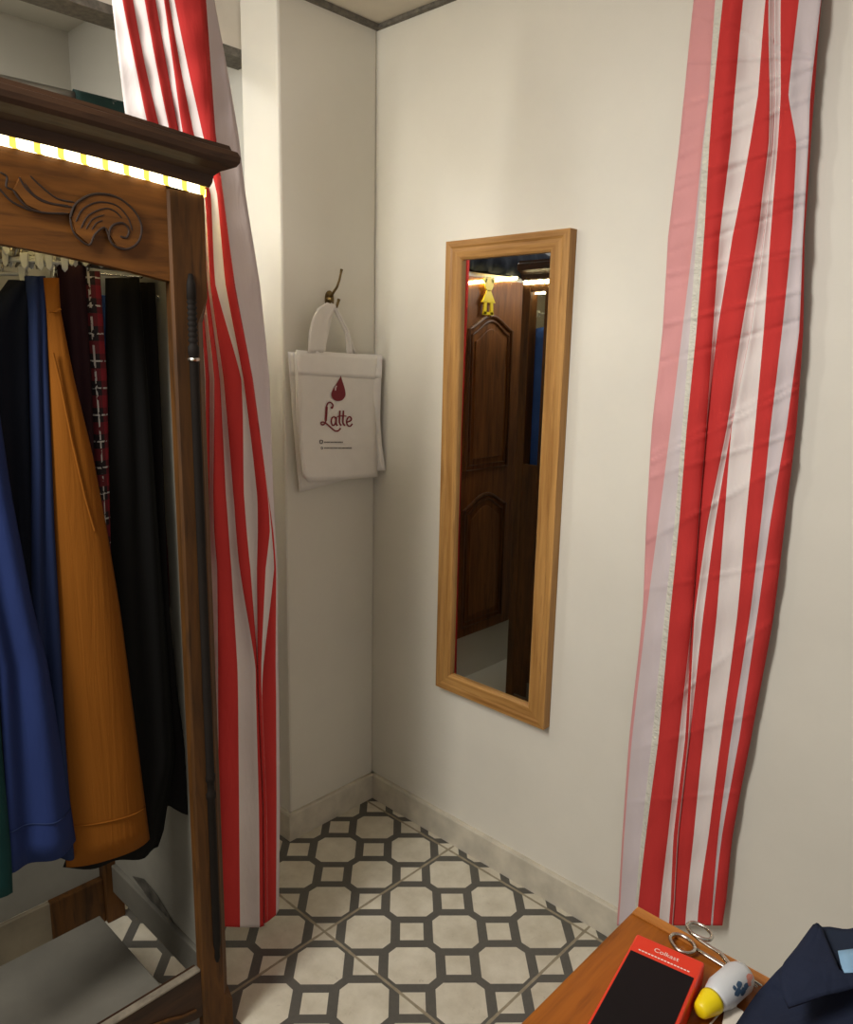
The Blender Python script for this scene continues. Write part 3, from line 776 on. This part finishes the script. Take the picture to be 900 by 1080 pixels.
struct('trim_5', B(-.404, -.10, -2.2, -.96, 0, .03), M['wall'])
# yellow girl sign
def girl():
    bm = bmesh.new(); yc, zt = -1.03, 1.885
    f = lambda a, h: Vector((XD+.014, yc+a, zt-h))
    hd = [f(.030*math.cos(q), .032+.030*math.sin(q)) for q in [2*math.pi*k/20 for k in range(20)]]
    prism(bm, hd, (.006, 0, 0))
    for s in (-1, 1):
        prism(bm, [f(s*.028+.012*math.cos(q), .016+.012*math.sin(q)) for q in [2*math.pi*k/12 for k in range(12)]], (.006, 0, 0))
    prism(bm, [f(-.012, .058), f(.012, .058), f(.022, .075), f(.046, .110), f(-.046, .110), f(-.022, .075)], (.006, 0, 0))
    for s in (-1, 1): prism(bm, [f(s*.012, .108), f(s*.030, .108), f(s*.034, .160), f(s*.014, .160)], (.006, 0, 0))
    prism(bm, [f(-.036, .150), f(.036, .150), f(.036, .162), f(-.036, .162)], (.006, 0, 0))
    return bm
sg = obj('restroom_sign', girl(), M['yellow']); sg.name = 'girl_sign'
tag(sg, 'small yellow girl figure sign on the carved door, seen in the wall mirror', 'sign')
# dark cloths over the partition top
bm = bmesh.new(); P = []
prof = [(-.375, 1.905), (-.362, 1.955), (-.372, 2.0), (-.41, 2.03), (-.46, 2.02), (-.485, 1.98), (-.488, 1.905)]
for i in range(31):
    y = lerp(-.87, -1.62, i/30); row = []
    for k, (x, z) in enumerate(prof):
        row.append(Vector((x + .012*math.sin(i*1.3+k), y, z + .012*math.sin(i*.9+k*1.7) if 0 < k < 6 else z)))
    P.append(row)
grid(bm, P); o = obj('folded_cloth', bm, M['ink'], smooth=True, solid=.004)
tag(o, 'dark navy cloth heaped along the top of the partition, seen in the wall mirror', 'cloth')
# rail with dark green cloth, top left
o = obj('curtain_rail', (lambda bm: (tube(bm, [(-.5, -2.6, 2.205), (-.5, -.31, 2.245)], .012, 10), bm)[1])(bmesh.new()), M['rail'], smooth=True)
tag(o, 'thin grey metal rail above the wardrobe at the top left', 'rail')
bm = bmesh.new(); P = []
for i in range(17):
    y = lerp(-.692, -.40, i/16); row = []
    for (dx, z) in ((.02, 1.72), (.02, 1.95), (.018, 2.15), (.014, 2.245), (0, 2.255), (-.014, 2.245), (-.018, 2.1), (-.02, 1.9)):
        row.append(Vector((-.5+dx*(1+.3*math.sin(i*.8)), y, z)))
    P.append(row)
grid(bm, P); o = obj('draped_cloth', bm, M['dkgreen'], smooth=True, solid=.003); tag(o, 'dark green cloth folded over the grey rail at the top left', 'cloth')

# ------------------------------------------------------------------ TABLE and what lies on it
TZ = .75; TX, TY = 1.389, -.748
tbx = thing('table', 'orange-brown varnished wooden table cut off at the lower right', 'table', (1.72, -1.1, 0))
bm = bmesh.new(); box(bm, TX, 2.1, -1.42, TY, TZ-.024, TZ); obj('tabletop', bm, M['table'], tbx, bevel=.006)
bm = bmesh.new(); box(bm, TX+.03, 2.07, TY-.045, TY-.025, TZ-.11, TZ-.024); box(bm, TX+.03, 2.07, -1.39, -1.37, TZ-.11, TZ-.024); box(bm, TX+.03, TX+.05, -1.37, TY-.045, TZ-.11, TZ-.024); box(bm, 2.05, 2.07, -1.37, TY-.045, TZ-.11, TZ-.024)
obj('apron', bm, M['table'], tbx)
for lx in (TX+.05, 2.05):
    for ly in (TY-.065, -1.35):
        bm = bmesh.new(); P = []
        for zz, h in ((0, .014), (TZ-.024, .022)): P.append([Vector((lx+a*h, ly+c_*h, zz)) for a, c_ in ((-1, -1), (1, -1), (1, 1), (-1, 1), (-1, -1))])
        grid(bm, P); bm.faces.new([bm.verts.new(v) for v in P[0][:4]]); obj('leg', bm, M['table'], tbx)
bm = bmesh.new(); box(bm, TX+.004, 2.09, TY-.020, TY-.003, TZ, TZ+.0035); obj('worn_edge', bm, M['tableedge'], tbx, bevel=.001)

# red case with a black panel
A0 = hit(672, 984, 2, .785); A1 = hit(744, 1015, 2, .785)
ax = (A1-A0); LW = ax.length; ax.normalize(); ay = Vector((ax.y, -ax.x, 0))      # ay points toward the camera side
if ay.y > 0: ay = -ay
H0 = TZ+.001; HT = .785
def bp(u, v, z): return A0 + ax*u + ay*v + Vector((0, 0, z-A0.z))
case = thing('tablet_case', 'orange-red flat case with a black panel lying on the wooden table', 'case', bp(LW/2, .1, H0))
LL = .20
bm = bmesh.new(); prism(bm, [bp(0, .0, H0), bp(LW, 0, H0), bp(LW, LL, H0), bp(0, LL, H0)], (0, 0, HT-H0)); obj('shell', bm, M['redbox'], case, bevel=.003)
bm = bmesh.new(); prism(bm, [bp(.004, .036, HT+.0002), bp(LW-.005, .036, HT+.0002), bp(LW-.005, LL-.006, HT+.0002), bp(.004, LL-.006, HT+.0002)], (0, 0, .001)); obj('panel', bm, M['screen'], case)
def text_mesh(name, s, size, place, mat, parent):
    cu = bpy.data.curves.new(name, 'FONT'); cu.body = s; cu.size = size; cu.align_x = 'CENTER'
    to = bpy.data.objects.new(name, cu); COL.objects.link(to)
    dg = bpy.context.evaluated_depsgraph_get(); me = bpy.data.meshes.new_from_object(to.evaluated_get(dg))
    bpy.data.objects.remove(to)
    for v in me.vertices: v.co = place(v.co.x, v.co.y)
    me.materials.append(mat); o = bpy.data.objects.new(name, me); COL.objects.link(o); o.parent = parent
    o.matrix_parent_inverse = Matrix.Translation(parent.location).inverted(); return o
text_mesh('printed_name', 'Colkast', .0105, lambda x, y: bp(LW*.5+x, .020-y, HT+.0006), M['text'], case)
bm = bmesh.new()
for k in range(16):
    u = .012+k*.0042; prism(bm, [bp(u, .0275, HT+.0002), bp(u+.003, .0275, HT+.0002), bp(u+.003, .0292, HT+.0002), bp(u, .0292, HT+.0002)], (0, 0, .0004))
obj('printed_small_line', bm, M['text'], case)

# scissors
sc = thing('scissors', 'steel scissors with round handles, blades tucked under the glue bottle', 'scissors', hit(745, 1000, 2, TZ))
def onT(pts, z): return [hit(x, y, 2, z) for x, y in pts]
def closed_smooth(pts, n=4):
    P = [Vector((a, c_, 0)) for a, c_ in pts]; m = len(P); Q = []
    for i in range(m):
        for k in range(n): Q.append(crom(k/n, P[(i-1) % m], P[i], P[(i+1) % m], P[(i+2) % m]))
    return [(q.x, q.y) for q in Q]
bm = bmesh.new(); tube(bm, onT(closed_smooth([(707, 990), (711, 985.5), (719, 986.5), (728, 992), (733, 999), (731, 1004), (723, 1005), (713, 1000)]), TZ+.008), .0026, 8, closed=True); obj('finger_ring', bm, M['steel'], sc, smooth=True)
bm = bmesh.new(); tube(bm, onT(closed_smooth([(725, 978), (728, 973.5), (736, 974), (745, 979), (751, 986), (749, 991), (741, 990), (731, 985)]), TZ+.010), .0026, 8, closed=True); obj('finger_ring', bm, M['steel'], sc, smooth=True)
bm = bmesh.new(); tube(bm, onT([(733, 1000), (745, 1007), (758, 1015), (768, 1021), (780, 1029), (799, 1041)], TZ+.006), [.003, .003, .0035, .004, .004, .002], 8, flat=.6, fax=2); obj('blade', bm, M['steel'], sc, smooth=True)
bm = bmesh.new(); tube(bm, onT([(728, 983), (738, 991), (750, 999), (760, 1005), (764, 1010), (772, 1020), (784, 1028), (804, 1040)], TZ+.009), [.003, .003, .003, .0035, .0035, .004, .004, .002], 8, flat=.6, fax=2); obj('blade', bm, M['steel'], sc, smooth=True)

# glue bottle lying down
p1 = hit(738, 1066, 2, TZ+.022); p2 = hit(786, 1021, 2, TZ+.028)
p1.z = TZ+.0205; p2.z = TZ+.0205
axb = (p2-p1).normalized(); LB = (p2-p1).length
gb = thing('glue_bottle', 'white plastic bottle with a yellow cap lying on the table', 'bottle', (p1+p2)/2-Vector((0, 0, .026)))
bm = bmesh.new(); cl = LB*.28
lathe(bm, p1+axb*cl, axb, [(0, .011), (.001, .014), (.008, .0165), (.020, .0198), (LB-cl-.014, .0198), (LB-cl-.005, .017), (LB-cl, .011)], 28); obj('body', bm, M['bottle'], gb, smooth=True)
bm = bmesh.new(); lathe(bm, p1, axb, [(0, .007), (.003, .010), (.010, .012), (cl-.004, .0155), (cl, .0155)], 24); obj('cap', bm, M['capy'], gb, smooth=True)
upb = (CAM-p2); upb = (upb-axb*upb.dot(axb)).normalized(); sdb = axb.cross(upb)
def onb(d, an, r=.0202): return p1 + axb*d + (upb*math.cos(an)+sdb*math.sin(an))*r
sgn = 1 if (sdb.z < 0) else -1
def blob(bm, d, an, sd, sa):
    n = 10; c_ = bm.verts.new(onb(d, an)); rv = [bm.verts.new(onb(d+sd*math.cos(q)*random.uniform(.7, 1.1), an+sa*math.sin(q)*random.uniform(.7, 1.1))) for q in [2*math.pi*k/n for k in range(n)]]
    for i in range(n): bm.faces.new((c_, rv[i], rv[(i+1) % n]))
bm = bmesh.new()
for d, a, sd, sa in ((.55, .55, .008, .22), (.62, .3, .006, .2), (.64, .75, .006, .25), (.52, .25, .004, .15), (.72, .6, .006, .2)): blob(bm, LB*d, sgn*a, sd, sa)
obj('blue_print', bm, M['ink_blue'], gb)
bm = bmesh.new()
for d, a, sd, sa in ((.84, .35, .007, .28), (.80, .6, .005, .2)): blob(bm, LB*d, sgn*a, sd, sa)
obj('salmon_print', bm, M['ink_red'], gb)
# scrap with thread
tw = thing('thread_scrap', 'small off-white tag with a loose thread in front of the glue bottle', 'scrap', hit(772, 1070, 2, TZ))
bm = bmesh.new(); P = [hit(x, y, 2, TZ+.002) for x, y in [(764, 1066), (772, 1062), (783, 1068), (786, 1072), (776, 1095), (760, 1095)]]; prism(bm, P, (0, 0, .004)); obj('tag', bm, M['thread'], tw, bevel=.001)
bm = bmesh.new(); tube(bm, [hit(x, y, 2, TZ+.004) for x, y in [(768, 1062), (758, 1070), (748, 1082), (740, 1096)]], .0011, 6); obj('thread', bm, M['thread'], tw)
bm = bmesh.new(); lathe(bm, hit(774, 1061, 2, TZ+.004), (0, 0, 1), [(0, .0035), (.004, .004), (.008, .002)], 12); obj('bead', bm, M['tote'], tw, smooth=True)

# navy shirt heaped on the table
sh = thing('shirt', 'folded dark navy shirt with pointed collar heaped on the table corner', 'shirt', (1.75, -.95, TZ))
def patch(name, rowsL, rowsR, mat, n=12, m=14, bul=0., solid=.004, wr=.003):
    bm = bmesh.new(); P = []
    def at(poly, t):
        f = t*(len(poly)-1); i = min(int(f), len(poly)-2); u = f-i; a, b_, c_, d = poly[max(i-1, 0)], poly[i], poly[i+1], poly[min(i+2, len(poly)-1)]
        return [crom(u, a[q], b_[q], c_[q], d[q]) for q in range(3)]
    for i in range(n+1):
        L, R = at(rowsL, i/n), at(rowsR, i/n); A = hit(L[0], L[1], 2, L[2]); C_ = hit(R[0], R[1], 2, R[2]); row = []
        for j in range(m+1):
            s = j/m; p = A.lerp(C_, s); p.z += bul*math.sin(s*math.pi) + wr*math.sin(s*17+i*.8)*math.sin(s*math.pi); row.append(p)
        P.append(row)
    grid(bm, P); return obj(name, bm, mat, sh, smooth=True, solid=solid)
patch('body', [(858, 979, .858), (836, 1008, .82), (812, 1033, .790), (797, 1052, .765), (770, 1092, .757)], [(985, 985, .858), (985, 1020, .858), (985, 1060, .852), (985, 1100, .845), (985, 1140, .84)], M['navy'], bul=.004)
patch('collar', [(859, 977.5, .866), (842, 1000, .856), (824, 1024, .846), (825, 1046, .838), (832, 1063, .832)], [(866, 980, .868), (874, 998, .866), (882, 1015, .864), (893, 1027, .862), (960, 1030, .866)], M['navy'], bul=.004, solid=.005, wr=.001)
patch('inner_collar', [(864, 979, .864), (873, 997, .860), (882, 1014, .858), (890, 1025, .858)], [(985, 985, .864), (985, 1000, .86), (985, 1015, .858), (985, 1030, .858)], M['navyin'], bul=-.002, solid=.002, wr=.001)
patch('neck_label', [(884, 1003, .866), (886, 1012, .865), (888, 1020, .865), (891, 1026, .865)], [(930, 997, .866), (930, 1006, .866), (930, 1016, .865), (930, 1025, .865)], M['label'], n=4, m=4, solid=.001, wr=0)

# ------------------------------------------------------------------ LIGHT
def area(name, loc, tgt, size, power, col):
    l = bpy.data.lights.new(name, 'AREA'); l.shape = 'RECTANGLE'; l.size, l.size_y = size; l.energy = power; l.color = col
    o = bpy.data.objects.new(name, l); COL.objects.link(o); o.location = loc
    d = Vector(tgt)-Vector(loc); o.rotation_euler = d.to_track_quat('-Z', 'Y').to_euler(); return o
area('lamp_over_wardrobe', (-.02, -1.6, 2.42), (.5, -.1, 1.4), (.08, .5), 5.2, (1, .98, .91))
area('shop_ceiling_lamp', (.85, -2.3, 2.47), (.7, -.6, .5), (.35, 1.1), 44, (1, .97, .91))
area('rear_space_fill', (-.9, -1.6, 2.7), (-.9, -1.4, 0), (.3, .6), 20, (1, .97, .92))  # added fill light, lifts the grey space behind; no known fixture there
w = bpy.data.worlds.new('world'); S.world = w; w.use_nodes = True
w.node_tree.nodes['Background'].inputs[0].default_value = (1, .95, .90, 1); w.node_tree.nodes['Background'].inputs[1].default_value = .30
S.view_settings.view_transform = 'Standard'; S.view_settings.look = 'None'; S.view_settings.gamma = 1; S.view_settings.use_curve_mapping = False
S.view_settings.exposure = 0.0
